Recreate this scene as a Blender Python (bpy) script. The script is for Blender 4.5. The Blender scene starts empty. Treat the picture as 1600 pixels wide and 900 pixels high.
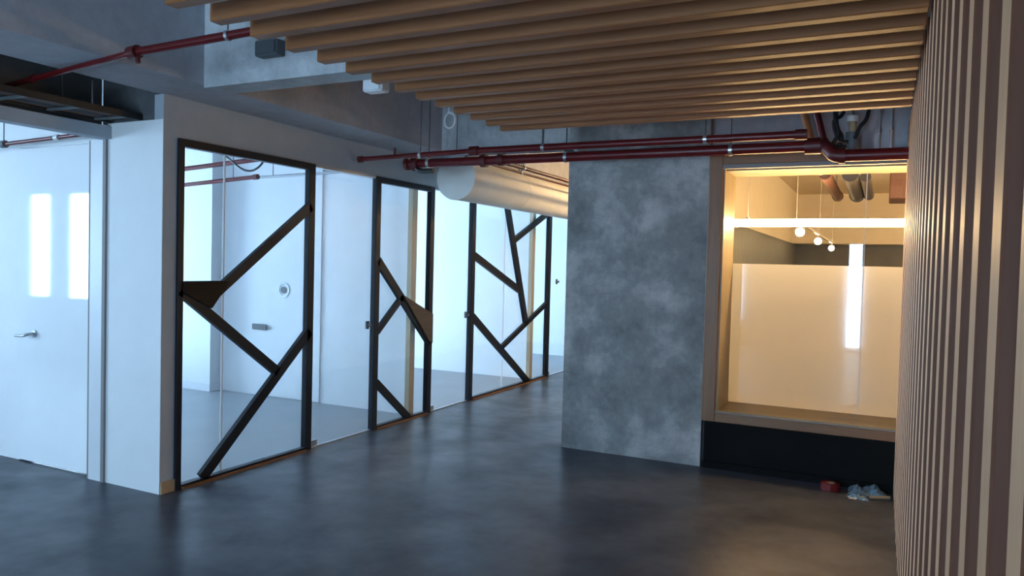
import bpy, bmesh, math, random
from mathutils import Vector, Matrix
random.seed(7)
SC = bpy.context.scene
COL = SC.collection

# ------------------------------------------------------------------ camera
F_PX, YAW, PITCH, ROLL = 1174.2, 0.4571, 0.03108, 0.02574
fw = Vector((-math.sin(YAW)*math.cos(PITCH), math.cos(YAW)*math.cos(PITCH), -math.sin(PITCH)))
r0 = Vector((math.cos(YAW), math.sin(YAW), 0)); u0 = r0.cross(fw)
rt = math.cos(ROLL)*r0 + math.sin(ROLL)*u0
up = -math.sin(ROLL)*r0 + math.cos(ROLL)*u0
cam_d = bpy.data.cameras.new('camera'); cam = bpy.data.objects.new('camera', cam_d); COL.objects.link(cam)
cam_d.sensor_width = 36.0; cam_d.lens = 36.0*F_PX/1600.0; cam_d.clip_start = 0.02
m = Matrix((rt, up, -fw)).transposed().to_4x4(); m.translation = Vector((0, 0, 1.5))
cam.matrix_world = m
SC.camera = cam

# ------------------------------------------------------------------ sky, daylight, exposure
W = bpy.data.worlds.new('overcast_sky'); SC.world = W; W.use_nodes = True
bg = W.node_tree.nodes['Background']
bg.inputs[0].default_value = (0.47, 0.73, 1.0, 1); bg.inputs[1].default_value = 44.0
SC.view_settings.view_transform = 'Standard'; SC.view_settings.look = 'None'
SC.view_settings.gamma = 1.0; SC.view_settings.use_curve_mapping = False
SC.view_settings.exposure = 0.36
SC.cycles.use_denoising = True
SC.cycles.max_bounces = 12; SC.cycles.diffuse_bounces = 6; SC.cycles.transparent_max_bounces = 16
SC.cycles.sample_clamp_indirect = 6.0

def portal(loc, sx, sy, direction):
    """sky portal in a window opening: only guides the sampling of the sky light"""
    l = bpy.data.lights.new('window_portal', 'AREA'); l.shape = 'RECTANGLE'; l.size = sx; l.size_y = sy
    l.cycles.is_portal = True
    o = bpy.data.objects.new('window_portal', l); COL.objects.link(o)
    o.location = loc; o.rotation_euler = Vector(direction).to_track_quat('-Z', 'Y').to_euler()
    return o

# ------------------------------------------------------------------ materials
def nmat(name):
    mt = bpy.data.materials.new(name); mt.use_nodes = True
    nt = mt.node_tree; b = nt.nodes['Principled BSDF']; return mt, nt, b
def node(nt, t, **k):
    n = nt.nodes.new(t)
    for a, v in k.items(): setattr(n, a, v)
    return n
def coords(nt, scale=(1, 1, 1), rnd=False):
    tc = node(nt, 'ShaderNodeTexCoord'); mp = node(nt, 'ShaderNodeMapping'); mp.inputs['Scale'].default_value = scale
    nt.links.new(tc.outputs['Object'], mp.inputs['Vector'])
    if rnd:
        oi = node(nt, 'ShaderNodeObjectInfo'); ml = node(nt, 'ShaderNodeMath', operation='MULTIPLY'); ml.inputs[1].default_value = 37.0
        nt.links.new(oi.outputs['Random'], ml.inputs[0]); nt.links.new(ml.outputs[0], mp.inputs['Location'])
    return mp
def noise(nt, vec, scale, detail=5, rough=0.6, dist=0.0):
    n = node(nt, 'ShaderNodeTexNoise'); n.inputs['Scale'].default_value = scale; n.inputs['Detail'].default_value = detail
    n.inputs['Roughness'].default_value = rough; n.inputs['Distortion'].default_value = dist
    nt.links.new(vec.outputs[0], n.inputs['Vector']); return n
def ramp(nt, src, stops):
    r = node(nt, 'ShaderNodeValToRGB'); e = r.color_ramp.elements
    while len(e) < len(stops): e.new(0.5)
    for i, (p, c) in enumerate(stops):
        e[i].position = p; e[i].color = (*c, 1)
    nt.links.new(src, r.inputs[0]); return r
def bump(nt, b, src, strength=0.2, dist=0.01):
    n = node(nt, 'ShaderNodeBump'); n.inputs['Strength'].default_value = strength; n.inputs['Distance'].default_value = dist
    nt.links.new(src, n.inputs['Height']); nt.links.new(n.outputs[0], b.inputs['Normal'])
def mixc(nt, fac, a, b_, mode='MULTIPLY'):
    n = node(nt, 'ShaderNodeMix', data_type='RGBA', blend_type=mode)
    if isinstance(fac, (int, float)): n.inputs[0].default_value = fac
    else: nt.links.new(fac, n.inputs[0])
    nt.links.new(a, n.inputs[6]); nt.links.new(b_, n.inputs[7]); return n.outputs[2]

def plain(name, col, rough=0.5, metal=0.0, var=0.12, scale=6.0, bmp=0.0, spec=0.5):
    mt, nt, b = nmat(name); v = coords(nt)
    n = noise(nt, v, scale)
    lo = tuple(c*(1-var) for c in col); hi = tuple(min(1, c*(1+var)) for c in col)
    r = ramp(nt, n.outputs[0], [(0.3, lo), (0.7, hi)])
    nt.links.new(r.outputs[0], b.inputs['Base Color'])
    b.inputs['Roughness'].default_value = rough; b.inputs['Metallic'].default_value = metal
    b.inputs['Specular IOR Level'].default_value = spec
    if bmp: bump(nt, b, noise(nt, v, scale*12).outputs[0], bmp, 0.004)
    return mt

def concrete(name, lo, mid, hi, scale=1.6, rough=0.85, bmp=0.35):
    mt, nt, b = nmat(name); v = coords(nt)
    n1 = noise(nt, v, scale, 8, 0.62, 0.15); n2 = noise(nt, v, scale*9, 6, 0.7)
    r = ramp(nt, n1.outputs[0], [(0.34, lo), (0.5, mid), (0.66, hi)])
    r2 = ramp(nt, n2.outputs[0], [(0.3, (0.78,)*3), (0.65, (1.0,)*3)])
    nt.links.new(mixc(nt, 0.8, r.outputs[0], r2.outputs[0]), b.inputs['Base Color'])
    b.inputs['Roughness'].default_value = rough; b.inputs['Specular IOR Level'].default_value = 0.3
    bump(nt, b, n2.outputs[0], bmp, 0.006)
    return mt

def wood(name, lo, hi, axis, rough=0.5, rnd=True):
    mt, nt, b = nmat(name)
    s = [22.0, 22.0, 22.0]; s['xyz'.index(axis)] = 1.2
    v = coords(nt, s, rnd)
    n = noise(nt, v, 1.0, 7, 0.6, 0.8); n2 = noise(nt, v, 6.0, 4, 0.6)
    r = ramp(nt, n.outputs[0], [(0.3, lo), (0.7, hi)])
    r2 = ramp(nt, n2.outputs[0], [(0.35, (0.86,)*3), (0.6, (1,)*3)])
    nt.links.new(mixc(nt, 0.8, r.outputs[0], r2.outputs[0]), b.inputs['Base Color'])
    b.inputs['Roughness'].default_value = rough
    bump(nt, b, n2.outputs[0], 0.12, 0.002)
    return mt

def emit(name, col, s):
    mt, nt, b = nmat(name)
    b.inputs['Base Color'].default_value = (*col, 1); b.inputs['Emission Color'].default_value = (*col, 1)
    b.inputs['Emission Strength'].default_value = s; return mt

def glass(name, tint=(0.985, 0.99, 0.99), gloss=0.07):
    mt, nt, b = nmat(name); nt.nodes.remove(b); out = nt.nodes['Material Output']
    t = node(nt, 'ShaderNodeBsdfTransparent'); t.inputs[0].default_value = (*tint, 1)
    g = node(nt, 'ShaderNodeBsdfGlossy'); g.inputs['Roughness'].default_value = 0.01
    lw = node(nt, 'ShaderNodeLayerWeight'); lw.inputs[0].default_value = 0.5
    pw = node(nt, 'ShaderNodeMath', operation='POWER'); pw.inputs[1].default_value = 5.0
    ma = node(nt, 'ShaderNodeMath', operation='MULTIPLY_ADD'); ma.inputs[1].default_value = 0.80; ma.inputs[2].default_value = 0.03
    nt.links.new(lw.outputs['Facing'], pw.inputs[0]); nt.links.new(pw.outputs[0], ma.inputs[0])
    mx = node(nt, 'ShaderNodeMixShader')
    nt.links.new(ma.outputs[0], mx.inputs[0]); nt.links.new(t.outputs[0], mx.inputs[1]); nt.links.new(g.outputs[0], mx.inputs[2])
    nt.links.new(mx.outputs[0], out.inputs[0]); return mt

def frosted(name):
    mt, nt, b = nmat(name); nt.nodes.remove(b); out = nt.nodes['Material Output']
    t = node(nt, 'ShaderNodeBsdfTranslucent'); t.inputs[0].default_value = (0.85, 0.85, 0.83, 1)
    r = node(nt, 'ShaderNodeBsdfRefraction'); r.inputs['Roughness'].default_value = 0.55; r.inputs['IOR'].default_value = 1.02
    d = node(nt, 'ShaderNodeBsdfDiffuse'); d.inputs[0].default_value = (0.7, 0.7, 0.68, 1)
    g = node(nt, 'ShaderNodeBsdfGlossy'); g.inputs['Roughness'].default_value = 0.06
    m1 = node(nt, 'ShaderNodeMixShader'); m1.inputs[0].default_value = 0.35
    m2 = node(nt, 'ShaderNodeMixShader'); m2.inputs[0].default_value = 0.25
    m3 = node(nt, 'ShaderNodeMixShader'); m3.inputs[0].default_value = 0.05
    nt.links.new(t.outputs[0], m1.inputs[1]); nt.links.new(r.outputs[0], m1.inputs[2])
    nt.links.new(m1.outputs[0], m2.inputs[1]); nt.links.new(d.outputs[0], m2.inputs[2])
    nt.links.new(m2.outputs[0], m3.inputs[1]); nt.links.new(g.outputs[0], m3.inputs[2])
    nt.links.new(m3.outputs[0], out.inputs[0]); return mt

def floor_mat():
    mt, nt, b = nmat('polished_concrete'); v = coords(nt)
    n1 = noise(nt, v, 1.3, 6, 0.6, 0.2); n2 = noise(nt, v, 7.0, 6, 0.65, 0.1); pass
    r = ramp(nt, n1.outputs[0], [(0.32, (0.028, 0.034, 0.050)), (0.5, (0.055, 0.063, 0.083)), (0.68, (0.098, 0.107, 0.128))])
    r2 = ramp(nt, n2.outputs[0], [(0.32, (0.62,)*3), (0.66, (1.0,)*3)])
    nt.links.new(mixc(nt, 0.85, r.outputs[0], r2.outputs[0]), b.inputs['Base Color'])
    n4 = noise(nt, v, 3.2, 2, 0.5); n5 = noise(nt, v, 2.2, 3, 0.6)
    rr = node(nt, 'ShaderNodeMapRange'); rr.inputs[1].default_value = 0.3; rr.inputs[2].default_value = 0.7; rr.inputs[3].default_value = 0.285; rr.inputs[4].default_value = 0.40
    nt.links.new(n4.outputs[0], rr.inputs[0]); nt.links.new(rr.outputs[0], b.inputs['Roughness'])
    sr = node(nt, 'ShaderNodeMapRange'); sr.inputs[1].default_value = 0.33; sr.inputs[2].default_value = 0.67; sr.inputs[3].default_value = 0.14; sr.inputs[4].default_value = 0.40
    nt.links.new(n5.outputs[0], sr.inputs[0]); nt.links.new(sr.outputs[0], b.inputs['Specular IOR Level'])
    b.inputs['Coat Weight'].default_value = 0.0; b.inputs['Coat Roughness'].default_value = 0.14
    return mt

M = {}
M['floor'] = floor_mat()
M['white'] = plain('white_paint', (0.80, 0.81, 0.82), 0.6, var=0.02, bmp=0.05)
M['header'] = plain('grey_white_plaster', (0.42, 0.46, 0.51), 0.75, var=0.05, bmp=0.1)
M['slab'] = concrete('grey_ceiling_concrete', (0.41, 0.42, 0.46), (0.50, 0.505, 0.55), (0.56, 0.56, 0.60), 1.2, 0.9, 0.3)
M['beam'] = concrete('beam_concrete', (0.40, 0.415, 0.43), (0.54, 0.555, 0.57), (0.66, 0.67, 0.68), 3.0, 0.9, 0.5)
M['column'] = concrete('raw_column_concrete', (0.21, 0.21, 0.215), (0.33, 0.328, 0.325), (0.58, 0.555, 0.545), 2.6, 0.85, 0.5)
M['dark_bulk'] = concrete('dark_bulkhead', (0.10, 0.105, 0.11), (0.13, 0.135, 0.14), (0.16, 0.16, 0.165), 2.0, 0.9, 0.2)
M['warmwall'] = plain('warm_white_wall', (0.70, 0.64, 0.53), 0.7, var=0.03)
M['warmceil'] = plain('warm_beige_ceiling', (0.62, 0.54, 0.42), 0.8, var=0.06, scale=2)
M['steel'] = plain('black_steel', (0.008, 0.011, 0.019), 0.45, var=0.2, spec=0.25)
M['darkwood'] = wood('dark_brown_infill', (0.045, 0.026, 0.014), (0.09, 0.052, 0.026), 'y', 0.5)
M['blackwood'] = wood('near_black_infill', (0.012, 0.009, 0.008), (0.025, 0.017, 0.013), 'y', 0.6)
M['blackwood'].node_tree.nodes['Principled BSDF'].inputs['Specular IOR Level'].default_value = 0.12
M['oak'] = wood('golden_oak', (0.22, 0.17, 0.092), (0.30, 0.235, 0.13), 'x', 0.45)
M['oak_v'] = wood('golden_oak_upright', (0.22, 0.17, 0.092), (0.30, 0.235, 0.13), 'z', 0.45)
M['brown'] = wood('brown_window_wood', (0.20, 0.085, 0.03), (0.27, 0.12, 0.045), 'x', 0.45)
M['brown_v'] = wood('brown_window_wood_upright', (0.20, 0.085, 0.03), (0.27, 0.12, 0.045), 'z', 0.45)
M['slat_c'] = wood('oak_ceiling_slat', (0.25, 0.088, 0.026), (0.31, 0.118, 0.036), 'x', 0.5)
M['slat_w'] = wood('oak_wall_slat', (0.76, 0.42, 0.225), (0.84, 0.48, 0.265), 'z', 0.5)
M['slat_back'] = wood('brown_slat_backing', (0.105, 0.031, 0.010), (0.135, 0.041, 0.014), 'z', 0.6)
M['jamb_wood'] = wood('pale_wood_stud', (0.38, 0.29, 0.18), (0.46, 0.36, 0.24), 'z', 0.5)
M['glass'] = glass('clear_glass'); M['frost'] = frosted('frosted_film')
M['red'] = plain('red_pipe_paint', (0.115, 0.005, 0.006), 0.35, var=0.2, spec=0.5)
M['dred'] = plain('dark_red_fitting', (0.085, 0.007, 0.007), 0.45, var=0.2)
M['galv'] = plain('galvanised_steel', (0.55, 0.56, 0.58), 0.35, 0.9, 0.1)
M['alu'] = plain('brushed_aluminium', (0.45, 0.47, 0.50), 0.35, 0.8, 0.05)
M['dalu'] = plain('dull_grey_strip', (0.24, 0.22, 0.22), 0.6, var=0.05)
M['rod'] = plain('dull_steel_rod', (0.10, 0.105, 0.11), 0.5, var=0.1)
M['office_floor_lit'] = plain('brightened_office_floor', (0.25, 0.27, 0.285), 0.35, var=0.08, scale=2.0)  # slab floor colour lightened to carry the window glare in the offices
M['duct'] = plain('white_duct_fabric', (0.74, 0.71, 0.66), 0.7, var=0.04, bmp=0.08)
M['black'] = plain('black_plinth_board', (0.004, 0.004, 0.004), 0.7, var=0.2, spec=0.15)
M['rubber'] = plain('black_cable_rubber', (0.012, 0.012, 0.013), 0.5)
M['teal'] = plain('dark_blue_cable', (0.015, 0.04, 0.06), 0.5)
M['orange'] = plain('brown_orange_cable', (0.14, 0.05, 0.022), 0.5)
M['orange_lit'] = plain('orange_lit_pipe', (0.50, 0.20, 0.075), 0.4)  # warm light falling on this pipe is put into its orange
M['whitep'] = plain('white_plastic', (0.75, 0.76, 0.78), 0.4, var=0.03)
M['sheet'] = plain('pale_blue_plastic_sheet', (0.13, 0.22, 0.28), 0.3, var=0.3)
M['gloss_door'] = plain('gloss_white_door', (0.90, 0.92, 0.93), 0.04, var=0.01, spec=0.6)
M['led'] = emit('warm_led', (1.0, 0.64, 0.29), 72.0)
M['bulb'] = emit('warm_spot_lens', (1.0, 0.70, 0.34), 60.0)
M['tan'] = plain('tan_cardboard', (0.42, 0.30, 0.18), 0.8)
M['rust'] = plain('red_brown_pipe', (0.07, 0.026, 0.016), 0.6)
M['greybox'] = plain('grey_plastic_box', (0.10, 0.11, 0.12), 0.5)

# ------------------------------------------------------------------ builders
WL = {}
def link(name, me, mat, parent, center):
    o = bpy.data.objects.new(name, me); COL.objects.link(o)
    if mat is not None and not me.materials: me.materials.append(mat)
    c = Vector(center)
    if parent is not None:
        o.parent = parent; o.location = c - WL[parent.name]
    else: o.location = c
    WL[o.name] = c
    return o
def obj(name, bm, mat, parent=None, smooth=False):
    vs = [v.co for v in bm.verts]
    lo = Vector([min(v[i] for v in vs) for i in range(3)]); hi = Vector([max(v[i] for v in vs) for i in range(3)])
    c = (lo+hi)/2; c.z = lo.z if parent is None else c.z
    bmesh.ops.translate(bm, verts=bm.verts, vec=-c)
    bmesh.ops.recalc_face_normals(bm, faces=bm.faces)
    me = bpy.data.meshes.new(name); bm.to_mesh(me); bm.free()
    if smooth:
        for p in me.polygons: p.use_smooth = True
        me.set_sharp_from_angle(angle=0.7)
    return link(name, me, mat, parent, c)
def thing(name, label, cat, loc, group=None):
    o = bpy.data.objects.new(name, None); COL.objects.link(o); o.location = loc; o.empty_display_size = 0.1
    WL[o.name] = Vector(loc); return tag(o, label, cat, group)
def tag(o, label, cat, group=None):
    o['label'] = label; o['category'] = cat
    if group: o['group'] = group
    return o
def struct(o, label=None):
    o['kind'] = 'structure'
    if label: o['label'] = label
    return o

def add_box(bm, a, b, bev=0.0):
    r = bmesh.ops.create_cube(bm, size=1.0); vs = r['verts']
    for v in vs:
        v.co = Vector([(a[i]+b[i])/2 + v.co[i]*(b[i]-a[i]) for i in range(3)])
    if bev > 0:
        es = list({e for v in vs for e in v.link_edges})
        bmesh.ops.bevel(bm, geom=es, offset=bev, segments=1, affect='EDGES')
def box(name, a, b, mat, parent=None, bev=0.0):
    bm = bmesh.new(); add_box(bm, a, b, bev); return obj(name, bm, mat, parent)
def add_cyl(bm, p, q, r, seg=16, r2=None, caps=True):
    p = Vector(p); q = Vector(q); d = q-p
    mt = Matrix.Translation((p+q)/2) @ d.to_track_quat('Z', 'Y').to_matrix().to_4x4()
    bmesh.ops.create_cone(bm, cap_ends=caps, segments=seg, radius1=r, radius2=r if r2 is None else r2, depth=d.length, matrix=mt)
def cyl(name, p, q, r, mat, parent=None, seg=16, r2=None):
    bm = bmesh.new(); add_cyl(bm, p, q, r, seg, r2); return obj(name, bm, mat, parent, True)
def add_tube(bm, pts, r, seg=8):
    pts = [Vector(p) for p in pts]; rings = []
    for i, p in enumerate(pts):
        t = (pts[min(i+1, len(pts)-1)]-pts[max(i-1, 0)]).normalized()
        q = t.to_track_quat('Z', 'Y')
        rings.append([bm.verts.new(p + q @ Vector((r*math.cos(2*math.pi*k/seg), r*math.sin(2*math.pi*k/seg), 0))) for k in range(seg)])
    for a, b in zip(rings, rings[1:]):
        best = min(range(seg), key=lambda s: sum((a[k].co-b[(k+s) % seg].co).length for k in range(seg)))
        for k in range(seg): bm.faces.new((a[k], a[(k+1) % seg], b[(k+1+best) % seg], b[(k+best) % seg]))
    bm.faces.new(rings[0]); bm.faces.new(rings[-1])
def tube(name, pts, r, mat, parent=None, seg=8):
    bm = bmesh.new(); add_tube(bm, pts, r, seg); return obj(name, bm, mat, parent, True)
def spline(pts, n=8):
    P = [Vector(p) for p in pts]; P = [2*P[0]-P[1]] + P + [2*P[-1]-P[-2]]; out = []
    for i in range(1, len(P)-2):
        for k in range(n):
            t = k/n; a, b, c, d = P[i-1:i+3]
            out.append(0.5*((2*b)+(c-a)*t+(2*a-5*b+4*c-d)*t*t+(3*b-a-3*c+d)*t**3))
    out.append(P[-2]); return out
def prism_x(name, poly, x0, x1, mat, parent=None):
    """outline in the y-z plane, extruded along x"""
    bm = bmesh.new()
    a = [bm.verts.new((x0, y, z)) for y, z in poly]; b = [bm.verts.new((x1, y, z)) for y, z in poly]
    bm.faces.new(a); bm.faces.new(b); n = len(poly)
    for i in range(n): bm.faces.new((a[i], a[(i+1) % n], b[(i+1) % n], b[i]))
    return obj(name, bm, mat, parent)
def bar_yz(name, p, q, w, x0, x1, mat, parent):
    """flat steel bar in the partition plane between two (y, z) points"""
    p = Vector(p); q = Vector(q); t = (q-p).normalized(); n = Vector((-t.y, t.x))*w/2
    return prism_x(name, [p+n, q+n, q-n, p-n], x0, x1, mat, parent)

def wall_with_holes(name, axis, t0, t1, u0_, u1_, z0, z1, holes, mat):
    """wall slab of thickness t0..t1 across `axis`; holes = (ua, ub, za, zb)"""
    bm = bmesh.new()
    us = sorted({u0_, u1_, *[h[0] for h in holes], *[h[1] for h in holes]})
    zs = sorted({z0, z1, *[h[2] for h in holes], *[h[3] for h in holes]})
    for i in range(len(us)-1):
        for j in range(len(zs)-1):
            cu, cz = (us[i]+us[i+1])/2, (zs[j]+zs[j+1])/2
            if any(h[0] < cu < h[1] and h[2] < cz < h[3] for h in holes): continue
            if axis == 'x': add_box(bm, (t0, us[i], zs[j]), (t1, us[i+1], zs[j+1]))
            else: add_box(bm, (us[i], t0, zs[j]), (us[i+1], t1, zs[j+1]))
    bmesh.ops.remove_doubles(bm, verts=bm.verts, dist=1e-5)
    seen = {}
    for f in list(bm.faces):
        k = tuple(round(x, 4) for x in f.calc_center_median()); seen.setdefault(k, []).append(f)
    dead = [f for fs in seen.values() if len(fs) > 1 for f in fs]
    bmesh.ops.delete(bm, geom=dead, context='FACES')
    return struct(obj(name, bm, mat))

NW = [0]
def window(axis, t, u, z, wdt, hgt, outward):
    """casement set in a wall: four frame bars, one glass pane"""
    NW[0] += 1
    ua, ub, za, zb = u-wdt/2, u+wdt/2, z, z+hgt; e = 0.045; d = 0.03
    def bx(nm, a0, a1, z_0, z_1, dd, mt, p):
        if axis == 'x': return box(nm, (t-dd, a0, z_0), (t+dd, a1, z_1), mt, p)
        return box(nm, (a0, t-dd, z_0), (a1, t+dd, z_1), mt, p)
    loc = (t, u, z) if axis == 'x' else (u, t, z)
    root = bpy.data.objects.new('window_%d' % NW[0], None); COL.objects.link(root); root.location = loc; WL[root.name] = Vector(loc)
    struct(root)
    bx('window_frame', ua, ub, za, za+e, d, M['whitep'], root); bx('window_frame', ua, ub, zb-e, zb, d, M['whitep'], root)
    bx('window_frame', ua, ua+e, za+e, zb-e, d, M['whitep'], root); bx('window_frame', ub-e, ub, za+e, zb-e, d, M['whitep'], root)
    bx('pane', ua+e, ub-e, za+e, zb-e, 0.004, M['glass'], root)

# ------------------------------------------------------------------ the setting
SLAB = 3.1
struct(box('floor', (-12.6, -3.3, -0.12), (4.2, 13.5, 0.0), M['floor']), 'polished grey blue concrete floor')
struct(box('ceiling', (-12.6, -3.3, SLAB), (4.2, 13.5, SLAB+0.15), M['slab']), 'bare grey concrete slab ceiling')
# outer shell
rear = [(-3.3, -2.5, 0.5, 2.1), (-0.62, -0.30, 0.05, 2.1)]
wall_with_holes('wall_back', 'y', -3.3, -3.15, -4.6, 4.2, 0, SLAB, rear, M['slab'])
for h in rear:
    window('y', -3.23, (h[0]+h[1])/2, h[2], h[1]-h[0], h[3]-h[2], -1); portal(((h[0]+h[1])/2, -3.34, (h[2]+h[3])/2), h[1]-h[0], h[3]-h[2], (0, 1, 0))
struct(box('wall_far', (-8.75, 13.3, 0), (4.2, 13.45, SLAB), M['warmwall']))
struct(box('wall_outer_right', (4.05, -3.15, 0), (4.2, 13.3, SLAB), M['white']))
# lobby on the left with a row of tall windows in its front wall
pitch_w = 0.94
lob = [-11.51 + pitch_w*k for k in range(4)]
wall_with_holes('wall_lobby_front', 'y', -0.62, -0.5, -12.45, -4.6, 0, SLAB, [(u-0.29, u+0.29, 0.8, 2.42) for u in lob], M['white'])
for u in lob:
    window('y', -0.56, u, 0.8, 0.58, 1.62, -1); portal((u, -0.66, 1.61), 0.58, 1.62, (0, 1, 0))
struct(box('wall_lobby_left', (-12.57, -0.62, 0), (-12.45, 3.38, SLAB), M['white']))
# wall between lobby and first office, holding the white door
wall_with_holes('wall_divider_lobby', 'y', 3.28, 3.38, -12.57, -4.10, 0, SLAB, [(-5.55, -4.74, 0.0, 2.24)], M['white'])
# office window wall
offs = [(3.38, 6.10), (6.26, 8.9), (9.05, 11.5), (11.66, 13.3)]
oholes = []
for a, b in offs[:3]:
    mid = (a+b)/2; oholes += [(mid-1.2, mid-0.06, 0.35, 2.75), (mid+0.06, mid+1.2, 0.35, 2.75)]
wall_with_holes('wall_office_windows', 'x', -8.75, -8.6, 3.38, 13.45, 0, SLAB, oholes, M['white'])
for h in oholes:
    window('x', -8.68, (h[0]+h[1])/2, 0.35, h[1]-h[0], 2.40, -1); portal((-8.8, (h[0]+h[1])/2, 1.55), 2.40, h[1]-h[0], (1, 0, 0))
struct(box('floor_office', (-8.6, 3.38, 0.0), (-4.07, 13.3, 0.006), M['office_floor_lit']), 'office floor with daylight glare put into its pale grey')
# dividers between the offices
def divider(n, y):
    struct(box('wall_divider_%d' % n, (-8.6, y, 0), (-4.14, y+0.10, SLAB), M['white']))
    struct(box('trim_divider_%d' % n, (-4.14, y-0.03, 0), (-4.09, y+0.055, 2.5), M['jamb_wood']), 'pale wooden end post of the office divider wall')
divider(1, 6.13); divider(2, 8.92); divider(3, 11.56)
# office pier with baseboard against first divider
struct(box('wall_pier', (-8.6, 5.99, 0), (-6.66, 6.13, SLAB), M['white']))
struct(box('baseboard_pier', (-8.6, 5.975, 0), (-6.645, 6.12, 0.09), M['whitep']))
# partition wall: return, corner strip and header over the frames
struct(box('wall_return', (-4.54, 3.23, 0), (-4.02, 3.33, 2.345), M['white']))
struct(box('wall_corner_strip', (-4.10, 3.232, 0), (-4.018, 3.335, 2.50), M['header']))
struct(box('baseboard_left', (-4.018, 3.235, 0), (-4.006, 3.335, 0.075), M['tan']))
struct(box('wall_header', (-4.10, 3.335, 2.245), (-4.018, 13.3, 2.50), M['header']), 'grey plaster band above the glass partition')
struct(box('wall_partition_far', (-4.10, 10.25, 0), (-4.018, 13.3, 2.245), M['white']))
struct(box('trim_door_head', (-4.075, 4.61, 2.225), (-4.012, 13.3, 2.245), M['alu']))
# bulkhead, header beam and jamb of the lobby opening
struct(box('trim_lobby_header', (-4.60, -3.15, 2.245), (-4.50, 3.23, 2.325), M['header']), 'grey header beam over the lobby opening')
struct(box('wall_left_rear', (-4.66, -3.15, 0), (-4.60, -0.5, 2.325), M['slab']))
struct(box('wall_bulkhead', (-4.66, -3.15, 2.325), (-4.60, 3.23, SLAB), M['dark_bulk']))
struct(box('wall_bulkhead_end', (-4.60, 3.24, 2.345), (-4.10, 3.279, SLAB), M['dark_bulk']))
struct(box('trim_jamb', (-4.70, 3.225, 0), (-4.565, 3.30, 2.245), M['whitep']))
struct(box('trim_jamb_edge', (-4.565, 3.215, 0), (-4.535, 3.26, 2.245), M['dalu']), 'thin grey metal edge strip on the white jamb')
struct(box('trim_jamb_edge', (-4.715, 3.225, 0), (-4.70, 3.27, 2.245), M['dalu']))
# beams
struct(box('beam_long', (-4.05, -3.15, 2.50), (-3.58, 13.3, SLAB), M['slab']), 'long concrete ceiling beam running above the glass partition')
struct(box('beam_cross', (-3.58, 3.15, 2.482), (0.26, 3.33, SLAB), M['beam']), 'rough pale concrete cross beam above the slatted ceiling')
struct(box('beam_far', (-3.58, 5.78, 2.50), (-2.33, 6.1, SLAB), M['beam']))
# concrete core and window wall
struct(box('column', (-2.335, 5.75, 0), (-1.195, 6.35, SLAB), M['column']), 'raw mottled concrete column beside the lit window')
wall_with_holes('wall_window', 'y', 5.84, 6.30, -1.195, 4.05, 0, SLAB, [(-1.10, 1.55, 0.40, 2.27)], M['slab'])
struct(box('trim_plinth', (-1.175, 5.762, 0.05), (0.34, 5.84, 0.352), M['black']), 'black plinth board under the lit window')
struct(box('trim_plinth_toe', (-1.175, 5.742, 0.0), (0.34, 5.84, 0.05), M['black']))
# room beyond the window
struct(box('wall_room_left', (-1.45, 6.35, 0), (-1.30, 13.3, SLAB), M['warmwall']))
struct(box('ceiling_room', (-1.30, 6.30, 2.78), (4.05, 13.3, 2.84), M['warmceil']))
struct(box('trim_room_soffit', (-1.30, 12.6, 1.95), (4.05, 13.3, 2.2), M['warmwall']))
struct(box('trim_dark_glazing', (-1.30, 13.2, 1.3), (4.05, 13.3, 1.95), M['greybox']))

# ------------------------------------------------------------------ slatted ceiling
PITCH_S = 0.225
PITCH_C = 0.2025
ys = [4.515 - PITCH_C*k for k in range(22)]
sc_ = thing('slatted_ceiling', 'row of hanging oak slats forming the dropped ceiling', 'slatted ceiling', (-1.12, 2.4, 2.40))
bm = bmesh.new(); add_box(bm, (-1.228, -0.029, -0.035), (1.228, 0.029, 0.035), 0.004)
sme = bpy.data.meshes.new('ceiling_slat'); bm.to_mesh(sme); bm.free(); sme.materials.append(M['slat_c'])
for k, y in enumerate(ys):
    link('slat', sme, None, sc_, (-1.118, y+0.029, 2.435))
for x in (-1.95, -1.0, -0.05):
    box('carrier_rail', (x-0.02, 0.2, 2.466), (x+0.02, 4.53, 2.478), M['greybox'], sc_)
    for y in (0.4, 2.2, 4.3): cyl('hanger_rod', (x, y, 2.47), (x, y, SLAB), 0.005, M['rod'], sc_, 8)

# ------------------------------------------------------------------ slatted wall
sw = thing('slatted_wall', 'wall of upright oak slats at the right edge', 'slatted wall', (0.2, 2.5, 0))
struct(box('wall_right', (0.26, -3.15, 0), (0.36, 5.74, SLAB), M['slat_back']))
bm = bmesh.new(); add_box(bm, (-0.07, -0.044, -1.25), (0.07, 0.044, 1.25), 0.004)
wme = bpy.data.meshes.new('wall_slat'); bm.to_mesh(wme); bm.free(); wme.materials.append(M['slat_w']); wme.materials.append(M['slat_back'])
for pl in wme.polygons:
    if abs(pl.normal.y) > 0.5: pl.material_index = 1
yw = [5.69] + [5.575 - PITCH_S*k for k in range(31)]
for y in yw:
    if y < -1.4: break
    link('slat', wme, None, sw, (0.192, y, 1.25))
box('backing_board', (0.245, -1.5, 0), (0.259, 5.74, 2.5), M['slat_back'], sw)

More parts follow.
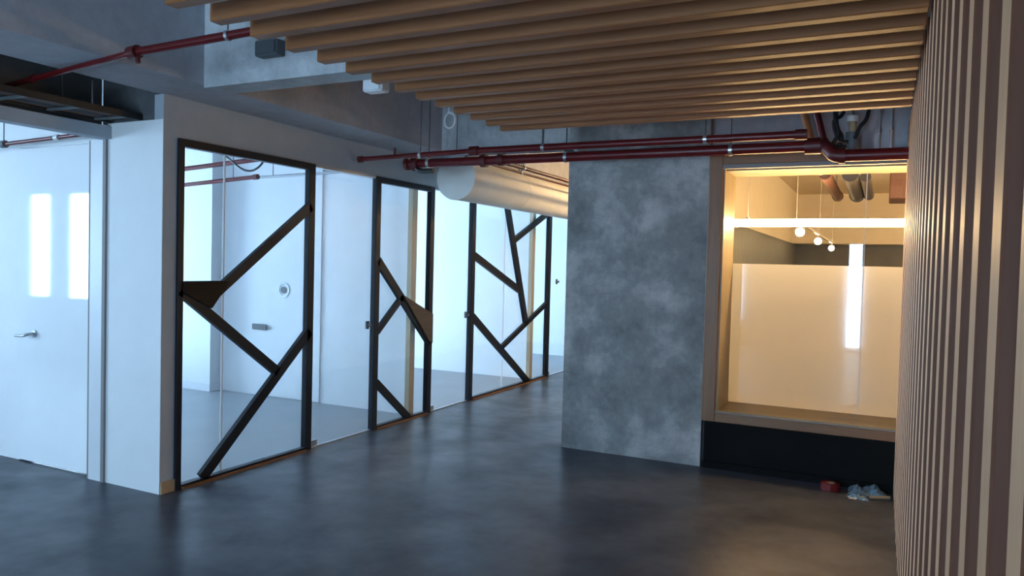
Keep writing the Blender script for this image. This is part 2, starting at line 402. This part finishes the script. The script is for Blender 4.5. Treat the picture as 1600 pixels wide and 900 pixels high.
# ------------------------------------------------------------------ black steel partition frames
XF0, XF1 = -4.05, -4.0
def frame(label, y0, y1, wl, wr, joints):
    t = thing('partition_frame', label, 'glass partition', (-4.02, (y0+y1)/2, 0), 'black framed glass panels')
    box('post', (XF0, y0, 0), (XF1, y0+wl, 2.245), M['steel'], t, 0.003)
    box('post', (XF0, y1-wr, 0), (XF1, y1, 2.245), M['steel'], t, 0.003)
    box('top_rail', (XF0, y0+wl, 2.195), (XF1, y1-wr, 2.245), M['steel'], t)
    box('bottom_rail', (XF0, y0+wl, 0.0), (XF1, y1-wr, 0.028), M['steel'], t)
    box('sill_trim', (XF1, y0+wl, 0.0), (XF1+0.018, y1-wr, 0.012), M['brown'], t)
    e = [y0+wl] + joints + [y1-wr]
    for a, b in zip(e, e[1:]):
        box('glass_pane', (-4.046, a+0.003, 0.03), (-4.036, b-0.003, 2.193), M['glass'], t)
    for j in joints: box('glass_joint', (-4.047, j-0.005, 0.03), (-4.035, j+0.005, 2.193), M['whitep'], t)
    return t
BX0, BX1 = -4.034, -4.0
f1 = frame('wide black framed glass panel nearest the white corner, dark triangle at its left', 3.335, 4.61, 0.045, 0.07, [3.735])
bar_yz('brace', (4.57, 1.915), (3.555, 1.19), 0.068, BX0, BX1, M['steel'], f1)
bar_yz('brace', (3.36, 1.285), (4.235, 0.66), 0.068, BX0, BX1, M['steel'], f1)
bar_yz('brace', (4.575, 0.939), (3.555, 0.03), 0.075, BX0, BX1, M['steel'], f1)
p = prism_x('infill_panel', [(3.375, 1.34), (3.75, 1.34), (3.60, 1.16), (3.375, 1.27)], -4.03, -3.985, M['blackwood'], f1); p['label'] = 'dark brown triangular wood infill'
f2 = frame('narrow black framed glass panel in the middle with brown triangle on right', 5.40, 6.36, 0.07, 0.075, [])
bar_yz('brace', (5.45, 1.51), (6.33, 0.705), 0.075, BX0, BX1, M['steel'], f2)
bar_yz('brace', (5.46, 0.87), (5.84, 1.17), 0.055, BX0, BX1, M['steel'], f2)
bar_yz('brace', (5.46, 0.42), (5.985, 0.015), 0.065, BX0, BX1, M['steel'], f2)
p = prism_x('infill_panel', [(5.83, 1.19), (6.345, 0.99), (6.345, 0.70), (6.27, 0.74)], -4.03, -3.985, M['darkwood'], f2); p['label'] = 'brown wooden triangle infill'
f3 = frame('wide black framed glass panel beneath the round duct by the concrete column', 7.13, 9.31, 0.08, 0.09, [7.99])
bar_yz('brace', (7.2, 1.59), (8.36, 1.19), 0.08, BX0, BX1, M['steel'], f3)
bar_yz('brace', (7.97, 2.22), (8.59, 0.75), 0.10, BX0, BX1, M['steel'], f3)
bar_yz('brace', (9.25, 2.22), (8.20, 1.80), 0.07, BX0, BX1, M['steel'], f3)
bar_yz('brace', (9.25, 1.005), (7.90, 0.51), 0.06, BX0, BX1, M['steel'], f3)
bar_yz('brace', (7.20, 0.92), (8.69, 0.01), 0.08, BX0, BX1, M['steel'], f3)

# ------------------------------------------------------------------ frameless glass doors between the frames
def glass_door(n, y0, y1, hy, hz, label):
    d = bpy.data.objects.new('door_%d' % n, None); COL.objects.link(d); d.location = (-4.04, (y0+y1)/2, 0); WL[d.name] = Vector(d.location)
    struct(d, label)
    box('glass_leaf', (-4.046, y0+0.006, 0.012), (-4.036, y1-0.006, 2.22), M['glass'], d)
    box('threshold', (-4.06, y0, 0), (-4.02, y1, 0.008), M['alu'], d)
    lk = box('lock_case', (-4.052, hy-0.018, hz-0.035), (-4.03, hy+0.018, hz+0.035), M['greybox'], d, 0.004)
    cyl('knob', (-4.031, hy, hz), (-4.005, hy, hz), 0.014, M['greybox'], lk, 12)
    box('patch_hinge', (-4.054, y0+0.008, 0.012), (-4.028, y0+0.10, 0.055), M['alu'], d)
glass_door(1, 4.61, 5.40, 5.355, 0.937, 'clear frameless glass door between the wide and the narrow black panel')
glass_door(2, 6.36, 7.13, 7.095, 0.942, 'clear frameless glass door left of the panel under the duct')
glass_door(3, 9.31, 10.25, 9.61, 1.28, 'clear frameless glass door beside the concrete column')

# door in the lobby divider: glossy white leaf
d4 = bpy.data.objects.new('door_4', None); COL.objects.link(d4); d4.location = (-5.14, 3.28, 0); WL['door_4'] = Vector(d4.location)
struct(d4, 'glossy white door with lever handle at the far left')
box('leaf', (-5.54, 3.272, 0.008), (-4.745, 3.315, 2.235), M['gloss_door'], d4, 0.003)
box('leaf_edge', (-4.745, 3.268, 0.008), (-4.735, 3.312, 2.235), M['dalu'], d4)
cyl('rosette', (-5.36, 3.272, 0.925), (-5.36, 3.262, 0.925), 0.026, M['alu'], d4, 20)
tube('lever_handle', spline([(-5.36, 3.262, 0.925), (-5.365, 3.222, 0.922), (-5.40, 3.212, 0.912), (-5.49, 3.212, 0.908)], 5), 0.010, M['alu'], d4, 10)
for z in (1.127, 0.45):
    box('hinge', (-4.76, 3.258, z-0.045), (-4.738, 3.274, z+0.045), M['greybox'], d4, 0.003)
# door in the first office divider
d5 = bpy.data.objects.new('door_5', None); COL.objects.link(d5); d5.location = (-5.7, 6.13, 0); WL['door_5'] = Vector(d5.location)
struct(d5, 'tall flush white door with round ring seen through the first glass panel')
box('leaf', (-6.18, 6.118, 0.01), (-5.22, 6.129, 2.6), M['white'], d5, 0.003)
box('pull_handle', (-6.15, 6.095, 0.725), (-5.94, 6.108, 0.785), M['rod'], d5, 0.004)
for x in (-6.12, -5.97): cyl('handle_post', (x, 6.106, 0.755), (x, 6.119, 0.755), 0.008, M['alu'], d5, 10)
bm = bmesh.new()
N = 28
for k in range(N):
    a, b = 2*math.pi*k/N, 2*math.pi*(k+1)/N
    q = [bm.verts.new((-5.72+r*math.cos(t), y, 1.167+r*math.sin(t))) for r, t, y in ((0.062, a, 6.112), (0.078, a, 6.112), (0.078, b, 6.112), (0.062, b, 6.112))]
    w = [bm.verts.new(v.co+Vector((0, 0.007, 0))) for v in q]
    bm.faces.new(q); bm.faces.new(w)
    for i in range(4): bm.faces.new((q[i], q[(i+1) % 4], w[(i+1) % 4], w[i]))
bmesh.ops.remove_doubles(bm, verts=bm.verts, dist=1e-4)
obj('ring', bm, M['alu'], d5)
cyl('ring_centre', (-5.72, 6.119, 1.167), (-5.72, 6.108, 1.167), 0.036, M['greybox'], d5, 24)

# ------------------------------------------------------------------ lit window box
wb = bpy.data.objects.new('window_%d' % (NW[0]+1), None); COL.objects.link(wb); wb.location = (-0.4, 5.75, 0.355); WL[wb.name] = Vector(wb.location)
struct(wb, 'warm lit wooden box window with frosted lower glass')
box('outer_frame', (-1.195, 5.735, 0.355), (-1.095, 5.84, 2.355), M['brown_v'], wb, 0.004)
box('outer_frame', (-1.095, 5.735, 2.285), (0.34, 5.84, 2.355), M['brown'], wb, 0.004)
box('outer_frame', (-1.095, 5.735, 0.355), (0.34, 5.84, 0.425), M['brown'], wb, 0.004)
box('top_strip', (-1.095, 5.733, 2.255), (0.34, 5.80, 2.285), M['dalu'], wb)
box('bottom_strip', (-1.095, 5.733, 0.425), (0.34, 5.76, 0.433), M['dalu'], wb)
box('reveal', (-1.10, 5.76, 0.44), (-1.08, 6.20, 2.255), M['oak_v'], wb)
box('reveal', (-1.08, 5.80, 2.245), (1.55, 6.20, 2.27), M['oak'], wb)
box('sill', (-1.10, 5.76, 0.41), (1.55, 6.28, 0.44), M['oak'], wb)
box('glass_pane', (-1.08, 6.20, 0.44), (-0.13, 6.21, 2.245), M['glass'], wb)
box('glass_pane', (-0.124, 6.20, 0.44), (1.55, 6.21, 2.245), M['glass'], wb)
box('glass_joint', (-0.13, 6.199, 0.44), (-0.124, 6.211, 2.245), M['whitep'], wb)
box('frosted_film', (-1.08, 6.2115, 0.44), (1.55, 6.2125, 1.555), M['frost'], wb)

struct(box('trim_dark_glazing', (-1.30, 6.9, 1.3), (-1.29, 13.2, 1.95), M['greybox']))
# lamps of the room beyond, and one added light strip
lp = thing('light_strip', 'long glowing warm light strip hanging behind the window glass', 'lamp', (0.2, 6.36, 1.86))
box('diffuser', (-1.27, 6.335, 1.86), (1.75, 6.395, 1.918), M['led'], lp)
for x in (-1.0, 0.45, 1.7): box('bracket', (x-0.012, 6.332, 1.917), (x+0.012, 6.398, 1.935), M['alu'], lp)
for x in (-1.0, 0.45, 1.7): cyl('suspension_cable', (x, 6.365, 1.93), (x, 6.365, 2.785), 0.003, M['galv'], lp, 6)
added_strip = thing('light_strip', 'added unseen warm light strip along the hidden side of the lit room', 'lamp', (2.4, 9.5, 2.0))  # out of sight, added only to brighten this room and its ceiling
box('diffuser', (2.37, 7.0, 2.0), (2.43, 12.0, 2.06), M['led'], added_strip)
for y in (7.3, 11.7):
    box('bracket', (2.365, y-0.012, 2.058), (2.435, y+0.012, 2.08), M['alu'], added_strip); cyl('suspension_cable', (2.4, y, 2.07), (2.4, y, 2.785), 0.003, M['galv'], added_strip, 6)
tr = thing('lighting_track', 'thin white hanging track that carries the spotlights behind the glass', 'track', (-0.62, 9.5, 1.95))
box('rail', (-0.715, 7.0, 1.945), (-0.685, 12.55, 1.965), M['whitep'], tr)
for y in (7.1, 9.8, 12.4): cyl('suspension_cable', (-0.70, y, 1.96), (-0.70, y, 2.785), 0.003, M['galv'], tr, 6)
for y, w in ((7.5, 'nearest'), (9.68, 'middle'), (12.3, 'farthest')):
    s = thing('spotlight', 'glowing warm spotlight behind the window glass, %s of the three' % w, 'spotlight', (-0.70, y, 1.84), 'track spotlights')
    cyl('stem', (-0.70, y, 1.91), (-0.70, y, 1.946), 0.008, M['whitep'], s, 8)
    hd = cyl('lamp_head', (-0.70, y+0.05, 1.90), (-0.70, y-0.045, 1.872), 0.030, M['whitep'], s, 16, 0.042)
    cyl('lens', (-0.70, y-0.046, 1.872), (-0.70, y-0.054, 1.870), 0.040, M['bulb'], hd, 16)
# ducts on the ceiling of that room
def run(name, label, cat, a, b, r, mat):
    t = thing(name, label, cat, (a[0], (a[1]+b[1])/2, a[2])); cyl('pipe', a, b, r, mat, t, 16)
    cyl('end_collar', (b[0], b[1]-0.06, b[2]), b, r*1.18, mat, t, 16)
    for y in (a[1]+0.2, b[1]-0.3): cyl('hanger_rod', (a[0], y, a[2]+r*0.8), (a[0], y, 2.785), 0.006, M['rod'], t, 6)
run('ceiling_pipe', 'red brown pipe under the ceiling seen through the window top', 'pipe', (-0.43, 6.35, 2.27), (-0.43, 8.25, 2.27), 0.045, M['rust'])
run('ceiling_duct', 'left of two dark grey tubes under the ceiling behind the window', 'duct', (-0.25, 6.35, 2.265), (-0.25, 8.1, 2.265), 0.06, M['rubber'])
run('ceiling_duct', 'right of two dark grey tubes under the ceiling behind the window', 'duct', (-0.145, 6.5, 2.26), (-0.145, 8.1, 2.26), 0.04, M['rubber'])
t = thing('equipment_box', 'brown box hanging under the ceiling at the window corner', 'box', (0.13, 7.6, 2.16))
box('casing', (0.03, 7.4, 2.16), (0.35, 7.9, 2.42), M['rust'], t, 0.01)
for x, y in ((0.08, 7.5), (0.3, 7.8)): cyl('hanger_rod', (x, y, 2.41), (x, y, 2.785), 0.005, M['rod'], t, 6)

# ------------------------------------------------------------------ round duct
du = thing('round_duct', 'fat round white air duct above the far glass panel', 'duct', (-3.56, 6.0, 2.28))
cyl('duct_body', (-3.555, 6.02, 2.285), (-3.555, 13.25, 2.285), 0.20, M['duct'], du, 48)
cyl('end_cap', (-3.555, 5.995, 2.285), (-3.555, 6.025, 2.285), 0.204, M['duct'], du, 48)
for y in (7.2, 9.2, 11.2):
    cyl('duct_band', (-3.555, y, 2.285), (-3.555, y+0.025, 2.285), 0.2025, M['duct'], du, 48)
    for x in (-3.50,): cyl('hanger_rod', (x, y+0.012, 2.47), (x, y+0.012, SLAB), 0.005, M['rod'], du, 6)
# unseen warm light added behind the column to brighten the duct side
cl = thing('added_corridor_light', 'added unseen warm light in the corridor behind the concrete column', 'lamp', (-2.2, 8.6, 2.55))
box('diffuser', (-2.24, 7.6, 2.52), (-2.16, 9.4, 2.56), M['led'], cl)
box('housing', (-2.25, 7.58, 2.561), (-2.15, 9.42, 2.60), M['alu'], cl)
for y in (7.8, 9.2): cyl('suspension_cable', (-2.2, y, 2.59), (-2.2, y, SLAB), 0.003, M['galv'], cl, 6)

# ------------------------------------------------------------------ red sprinkler pipes
def clamp(parent, p, ax, r, top=SLAB):
    d = Vector((1, 0, 0)) if ax == 'x' else Vector((0, 1, 0))
    p = Vector(p); cyl('clamp', p-d*0.012, p+d*0.012, r+0.006, M['galv'], parent, 16)
    cyl('hanger_rod', p+Vector((0, 0, r)), (p.x, p.y, top), 0.005, M['rod'], parent, 6)
def coupling(parent, p, q, r, mat='dred'):
    cyl('coupling', p, q, r, M[mat], parent, 16)
# main run
mp_ = thing('sprinkler_pipe', 'thick red sprinkler main with end flange crossing above the column', 'pipe', (-2.1, 5.45, 2.3), 'red fire pipes')
R = 0.037
cyl('pipe', (-3.70, 5.45, 2.345), (-0.42, 5.45, 2.35), R, M['red'], mp_, 20)
coupling(mp_, (-3.735, 5.45, 2.345), (-3.70, 5.45, 2.345), 0.052); coupling(mp_, (-3.66, 5.45, 2.345), (-3.60, 5.45, 2.345), 0.060)
coupling(mp_, (-2.99, 5.45, 2.347), (-2.94, 5.45, 2.347), 0.055); coupling(mp_, (-2.83, 5.45, 2.347), (-2.78, 5.45, 2.347), 0.048)
coupling(mp_, (-0.50, 5.45, 2.35), (-0.40, 5.45, 2.35), 0.055)
tube('drain_stub', spline([(-3.60, 5.42, 2.30), (-3.55, 5.41, 2.275), (-3.42, 5.40, 2.272)], 4), 0.020, M['rubber'], mp_, 10)
for x in (-3.50, -2.24, -0.99): clamp(mp_, (x, 5.45, 2.347), 'x', R)
tube('elbow', spline([(-0.45, 5.45, 2.35), (-0.38, 5.45, 2.345), (-0.345, 5.42, 2.31), (-0.31, 5.40, 2.275), (-0.25, 5.40, 2.27)], 6), 0.044, M['dred'], mp_, 14)
cyl('pipe', (-0.27, 5.40, 2.27), (0.24, 5.40, 2.27), 0.040, M['red'], mp_, 20)
coupling(mp_, (-0.285, 5.40, 2.27), (-0.245, 5.40, 2.27), 0.052)
# upper run
up_ = thing('sprinkler_pipe', 'thinner red pipe running just above the thick main', 'pipe', (-2.1, 5.12, 2.33), 'red fire pipes')
cyl('pipe', (-3.955, 5.12, 2.352), (-2.86, 5.12, 2.375), 0.020, M['red'], up_, 16)
cyl('pipe', (-2.86, 5.12, 2.375), (-0.50, 5.12, 2.375), 0.026, M['red'], up_, 16)
coupling(up_, (-3.985, 5.12, 2.352), (-3.945, 5.12, 2.352), 0.028); coupling(up_, (-2.91, 5.12, 2.375), (-2.84, 5.12, 2.375), 0.036)
coupling(up_, (-0.53, 5.12, 2.375), (-0.46, 5.12, 2.375), 0.034)
cyl('sprinkler_head', (-3.62, 5.12, 2.362), (-3.62, 5.12, 2.43), 0.010, M['dred'], up_, 10)
for x in (-3.37, -2.29, -1.10): clamp(up_, (x, 5.12, 2.375 if x > -3 else 2.365), 'x', 0.024)
# galvanised conduit between them
gc = thing('conduit', 'pale galvanised conduit squeezed between the two red pipes', 'conduit', (-2.8, 5.57, 2.41))
cyl('tube', (-3.42, 5.57, 2.424), (-2.30, 5.57, 2.424), 0.016, M['galv'], gc, 14)
cyl('end_connector', (-2.30, 5.57, 2.424), (-2.22, 5.57, 2.424), 0.022, M['greybox'], gc, 14)
cyl('bushing', (-2.22, 5.57, 2.424), (-2.19, 5.57, 2.424), 0.018, M['whitep'], gc, 14)
for x in (-3.3, -2.5): cyl('hanger_rod', (x, 5.57, 2.43), (x, 5.57, SLAB), 0.004, M['rod'], gc, 6)
# branch pipes running away above the duct
bp_ = thing('branch_pipe', 'slim red branch pipe running back beside the white duct', 'pipe', (-2.9, 7, 2.35), 'red fire pipes')
cyl('pipe', (-2.90, 5.52, 2.36), (-2.86, 12.9, 2.36), 0.018, M['red'], bp_, 14)
for y in (6.05, 8.6): clamp(bp_, (-2.895, y, 2.36), 'y', 0.018)
bq = thing('branch_pipe', 'dark thin pipe lying along the top of the white duct', 'pipe', (-3.2, 7, 2.4), 'red fire pipes')
cyl('pipe', (-3.18, 5.52, 2.392), (-3.18, 12.9, 2.392), 0.011, M['dred'], bq, 12)
for y in (6.6, 9.0): clamp(bq, (-3.18, y, 2.392), 'y', 0.011)
# short pipes rising beside the window head
for x, mt, lab in ((-0.485, 'orange_lit', 'stub pipe above the lit window with warm light put into its orange'), (-0.40, 'red', 'bright red stub pipe next to the orange one')):
    t = thing('riser_pipe', lab, 'pipe', (x, 5.56, 2.4), 'red fire pipes')
    yy = 5.66 if mt == 'red' else 5.74
    cyl('pipe', (x, yy, 2.41), (x-0.18, yy, SLAB), 0.027, M[mt], t, 16); coupling(t, (x+0.012, yy, 2.365), (x-0.003, yy, 2.42), 0.034)
# valve assembly and cables in the dark corner
va = thing('alarm_valve', 'black valve with loose cables above the window right of the pipes', 'valve', (-0.22, 5.6, 2.33))
cyl('body', (-0.215, 5.58, 2.33), (-0.215, 5.58, 2.45), 0.045, M['greybox'], va, 18)
cyl('neck', (-0.215, 5.58, 2.45), (-0.215, 5.58, 2.52), 0.026, M['tan'], va, 16)
cyl('bonnet', (-0.215, 5.58, 2.52), (-0.215, 5.58, 2.56), 0.040, M['whitep'], va, 16)
cyl('hanger_rod', (-0.215, 5.58, 2.56), (-0.215, 5.58, SLAB), 0.006, M['rod'], va, 6)
for i, pts in enumerate(([(-0.32, 5.56, 3.1), (-0.33, 5.55, 2.6), (-0.30, 5.53, 2.45), (-0.33, 5.52, 2.36), (-0.25, 5.54, 2.35)],
                         [(-0.30, 5.60, 3.1), (-0.32, 5.58, 2.56), (-0.28, 5.54, 2.42), (-0.30, 5.53, 2.33)],
                         [(-0.10, 5.6, 3.1), (-0.12, 5.58, 2.6), (-0.17, 5.55, 2.48), (-0.20, 5.54, 2.40)],
                         [(-0.28, 5.62, 3.1), (-0.27, 5.58, 2.62), (-0.33, 5.55, 2.53), (-0.30, 5.53, 2.40), (-0.24, 5.54, 2.38)])):
    tube('cable', spline(pts, 6), 0.013, M['rubber'], va, 8)
rd = thing('threaded_rods', 'pair of pale threaded rods beside the slatted wall end', 'rods', (0, 5.55, 2.3))
for x, y in ((-0.05, 5.6), (0.02, 5.5)):
    cyl('rod', (x, y, 2.30), (x, y, SLAB), 0.008, M['galv'], rd, 8); cyl('nut', (x, y, 2.44), (x, y, 2.47), 0.016, M['galv'], rd, 6)

# pipe crossing the top left
tl = thing('sprinkler_pipe', 'red pipe with fittings crossing the top left below the beam', 'pipe', (-3.5, 2.6, 2.45), 'red fire pipes')
A, B, Cc = Vector((-4.58, 2.62, 2.455)), Vector((-3.356, 2.526, 2.50)), Vector((-2.50, 2.665, 2.575))
cyl('pipe', A, B, 0.016, M['red'], tl, 16); cyl('pipe', B, Cc, 0.021, M['red'], tl, 16)
dn = (B-A).normalized(); coupling(tl, B-dn*0.03, B+dn*0.03, 0.033); coupling(tl, A+dn*0.27, A+dn*0.31, 0.023)
cyl('sprinkler_head', B-Vector((-.02, 0, 0.0)), B-Vector((-.03, 0, 0.055)), 0.012, M['dred'], tl, 10)
D = B.lerp(Cc, 0.63); e = (Cc-B).normalized(); cyl('clamp', D-e*0.008, D+e*0.008, 0.026, M['galv'], tl, 16)
cyl('hanger_rod', D, (D.x, D.y, SLAB), 0.004, M['rod'], tl, 6)

# ------------------------------------------------------------------ lobby: pipe, cable tray, cables
lpipe = thing('sprinkler_pipe', 'thin red pipe above the glossy white door', 'pipe', (-5.3, 3.15, 2.25), 'red fire pipes')
a = Vector((-6.6, 3.12, 2.21)); b = Vector((-4.63, 3.16, 2.275)); cyl('pipe', a, b, 0.014, M['red'], lpipe, 14)
dd = (b-a).normalized()
for tt, r, mt in ((1.09, 0.026, 'greybox'), (1.66, 0.020, 'whitep')):
    coupling(lpipe, a+dd*(tt-0.02), a+dd*(tt+0.02), r, mt)
cyl('hanger_rod', a+dd*1.09, (a+dd*1.09)+Vector((0, 0, SLAB-(a+dd*1.09).z)), 0.004, M['rod'], lpipe, 6)
ct = thing('cable_tray', 'dark cable tray over the lobby header beam', 'cable tray', (-4.35, 1.4, 2.36))
box('side_rail', (-4.50, -3.0, 2.345), (-4.49, 3.22, 2.385), M['rubber'], ct); box('side_rail', (-4.22, -3.0, 2.345), (-4.21, 3.22, 2.385), M['rubber'], ct)
for k in range(21): box('rung', (-4.49, -2.9+0.3*k, 2.345), (-4.22, -2.87+0.3*k, 2.355), M['greybox'], ct)
for y in (0.5, 2.9):
    for x in (-4.495, -4.215): cyl('hanger_rod', (x, y, 2.38), (x, y, SLAB if x < -4.3 else 2.52), 0.004, M['rod'], ct, 6)
for i, mt in enumerate(('orange', 'teal', 'rubber', 'orange', 'teal', 'rubber')):
    x = -4.465+0.044*i
    pts = [(x+random.uniform(-.005, .005), -3.0+0.62*k, 2.3705+random.uniform(0, .004)) for k in range(11)]
    c = tube('cable', spline(pts, 3), 0.015, M[mt], None, 8)
    tag(c, ('brown orange', 'dark blue', 'black')[i % 3] + ' cable lying in the tray above the lobby header, %s of its colour' % ('left' if i < 3 else 'right'), 'cable', 'cables in the tray')

# ------------------------------------------------------------------ first office: pipes and hanging cable
for nm, p0, p1, r, lab in (('upper', (-6.9, 5.02, 2.27), (-4.3, 4.98, 2.41), 0.022, 'upper red pipe behind the top of the first glass panel'),
                           ('lower', (-6.9, 5.32, 2.18), (-5.3, 5.3, 2.265), 0.020, 'lower red pipe behind the top of the first glass panel')):
    t = thing('office_pipe', lab, 'pipe', ((p0[0]+p1[0])/2, p0[1], p0[2]), 'red fire pipes')
    cyl('pipe', p0, p1, r, M['red'], t, 14); coupling(t, Vector(p1)-Vector((0.05, 0, 0.003)), p1, r*1.3)
    for f in (0.25, 0.8):
        c = Vector(p0).lerp(Vector(p1), f); cyl('hanger_rod', c, (c.x, c.y, SLAB), 0.004, M['rod'], t, 6)
t = thing('office_conduit', 'grey conduit under the ceiling of the first office', 'conduit', (-5, 5.6, 2.3))
cyl('tube', (-5.6, 5.6, 2.30), (-4.25, 5.6, 2.33), 0.013, M['galv'], t, 10)
for x in (-5.4, -4.5): cyl('hanger_rod', (x, 5.6, 2.31), (x, 5.6, SLAB), 0.004, M['rod'], t, 6)
tag(tube('loose_cable', spline([(-5.50, 4.80, 3.1), (-5.38, 4.80, 2.55), (-5.14, 4.80, 2.36), (-4.96, 4.80, 2.255), (-4.82, 4.80, 2.26), (-4.72, 4.80, 2.36), (-4.68, 4.80, 2.6), (-4.67, 4.80, 3.1)], 8), 0.009, M['rubber']),
    'black cable drooping in a loop behind the first glass panel', 'cable')

# ------------------------------------------------------------------ small things around the ceiling
wbx = thing('junction_box', 'small white box below the cross beam beside the slats', 'junction box', (-2.51, 3.36, 2.42))
box('casing', (-2.58, 3.331, 2.42), (-2.45, 3.41, 2.55), M['whitep'], wbx, 0.008)
box('cover', (-2.57, 3.322, 2.425), (-2.46, 3.332, 2.478), M['whitep'], wbx, 0.003)
dbx = thing('dark_box', 'dark grey fixing box on the cross beam face', 'box', (-2.95, 3.02, 2.56))
box('casing', (-3.12, 3.08, 2.60), (-2.96, 3.15, 2.685), M['greybox'], dbx, 0.006); box('lid', (-3.11, 3.072, 2.61), (-2.97, 3.082, 2.675), M['greybox'], dbx, 0.003)
lc = [(-2.80, 4.62, SLAB), (-2.81, 4.62, 2.62)]
for k in range(22):
    a = k/9*2*math.pi; lc.append((-2.80+0.045*math.sin(a), 4.62+0.012*k/22, 2.515+0.055*math.cos(a)))
tag(tube('coiled_cable', spline(lc, 3), 0.007, M['whitep'], None, 6), 'coil of thin white cable dangling at the slat ends', 'cable')

# ------------------------------------------------------------------ litter by the plinth
tp = thing('tape_roll', 'red tape roll lying by the black plinth', 'tape roll', (-0.27, 5.62, 0))
bm = bmesh.new(); N = 24
for k in range(N):
    t0, t1 = 2*math.pi*k/N, 2*math.pi*(k+1)/N
    q = [bm.verts.new((-0.27+r*math.cos(t), 5.62+r*math.sin(t), z)) for t in (t0, t1) for r, z in ((0.035, 0), (0.062, 0), (0.062, 0.05), (0.035, 0.05))]
    for i in range(4): bm.faces.new((q[i], q[(i+1) % 4], q[4+(i+1) % 4], q[4+i]))
bmesh.ops.remove_doubles(bm, verts=bm.verts, dist=1e-4); obj('tape', bm, M['red'], tp, True)
cyl('core', (-0.27, 5.62, 0.001), (-0.27, 5.62, 0.046), 0.034, M['tan'], tp, 24)
def crumple(name, x0, x1, y0, y1, h, seed, mat, label, cat):
    rnd = random.Random(seed); bm = bmesh.new(); nx, ny = 12, 7; g = []
    for i in range(nx+1):
        row = []
        for j in range(ny+1):
            u, v = i/nx, j/ny
            z = h*(0.25+0.75*abs(math.sin(5.3*u+2.1*v+seed))*rnd.uniform(0.4, 1.0))*min(1, 4*min(u, 1-u, v, 1-v)+0.12)
            row.append((x0+(x1-x0)*u+rnd.uniform(-.008, .008), y0+(y1-y0)*v+0.25*(x1-x0)*math.sin(3*u)*0.2+rnd.uniform(-.008, .008), z))
        g.append(row)
    top = [[bm.verts.new(p) for p in r] for r in g]; bot = [[bm.verts.new((p[0], p[1], max(0, p[2]-0.003))) for p in r] for r in g]
    for i in range(nx):
        for j in range(ny):
            bm.faces.new((top[i][j], top[i+1][j], top[i+1][j+1], top[i][j+1])); bm.faces.new((bot[i][j], bot[i][j+1], bot[i+1][j+1], bot[i+1][j]))
    for i in range(nx):
        bm.faces.new((top[i][0], bot[i][0], bot[i+1][0], top[i+1][0])); bm.faces.new((top[i][ny], top[i+1][ny], bot[i+1][ny], bot[i][ny]))
    for j in range(ny):
        bm.faces.new((top[0][j], top[0][j+1], bot[0][j+1], bot[0][j])); bm.faces.new((top[nx][j], bot[nx][j], bot[nx][j+1], top[nx][j+1]))
    return tag(obj(name, bm, mat), label, cat)
crumple('plastic_sheet', -0.16, 0.08, 5.56, 5.735, 0.065, 3, M['sheet'], 'crumpled pale blue plastic sheet against the plinth by the slats', 'plastic sheet')
crumple('plastic_scrap', -0.15, -0.03, 5.46, 5.53, 0.03, 5, M['sheet'], 'small blue plastic scrap on the floor in front of the sheet', 'plastic scrap')
tag(tube('wood_offcut', [(-0.02, 5.52, 0.012), (0.10, 5.58, 0.012)], 0.012, M['tan'], None, 4), 'thin brown offcut lying beside the slatted wall foot', 'offcut')
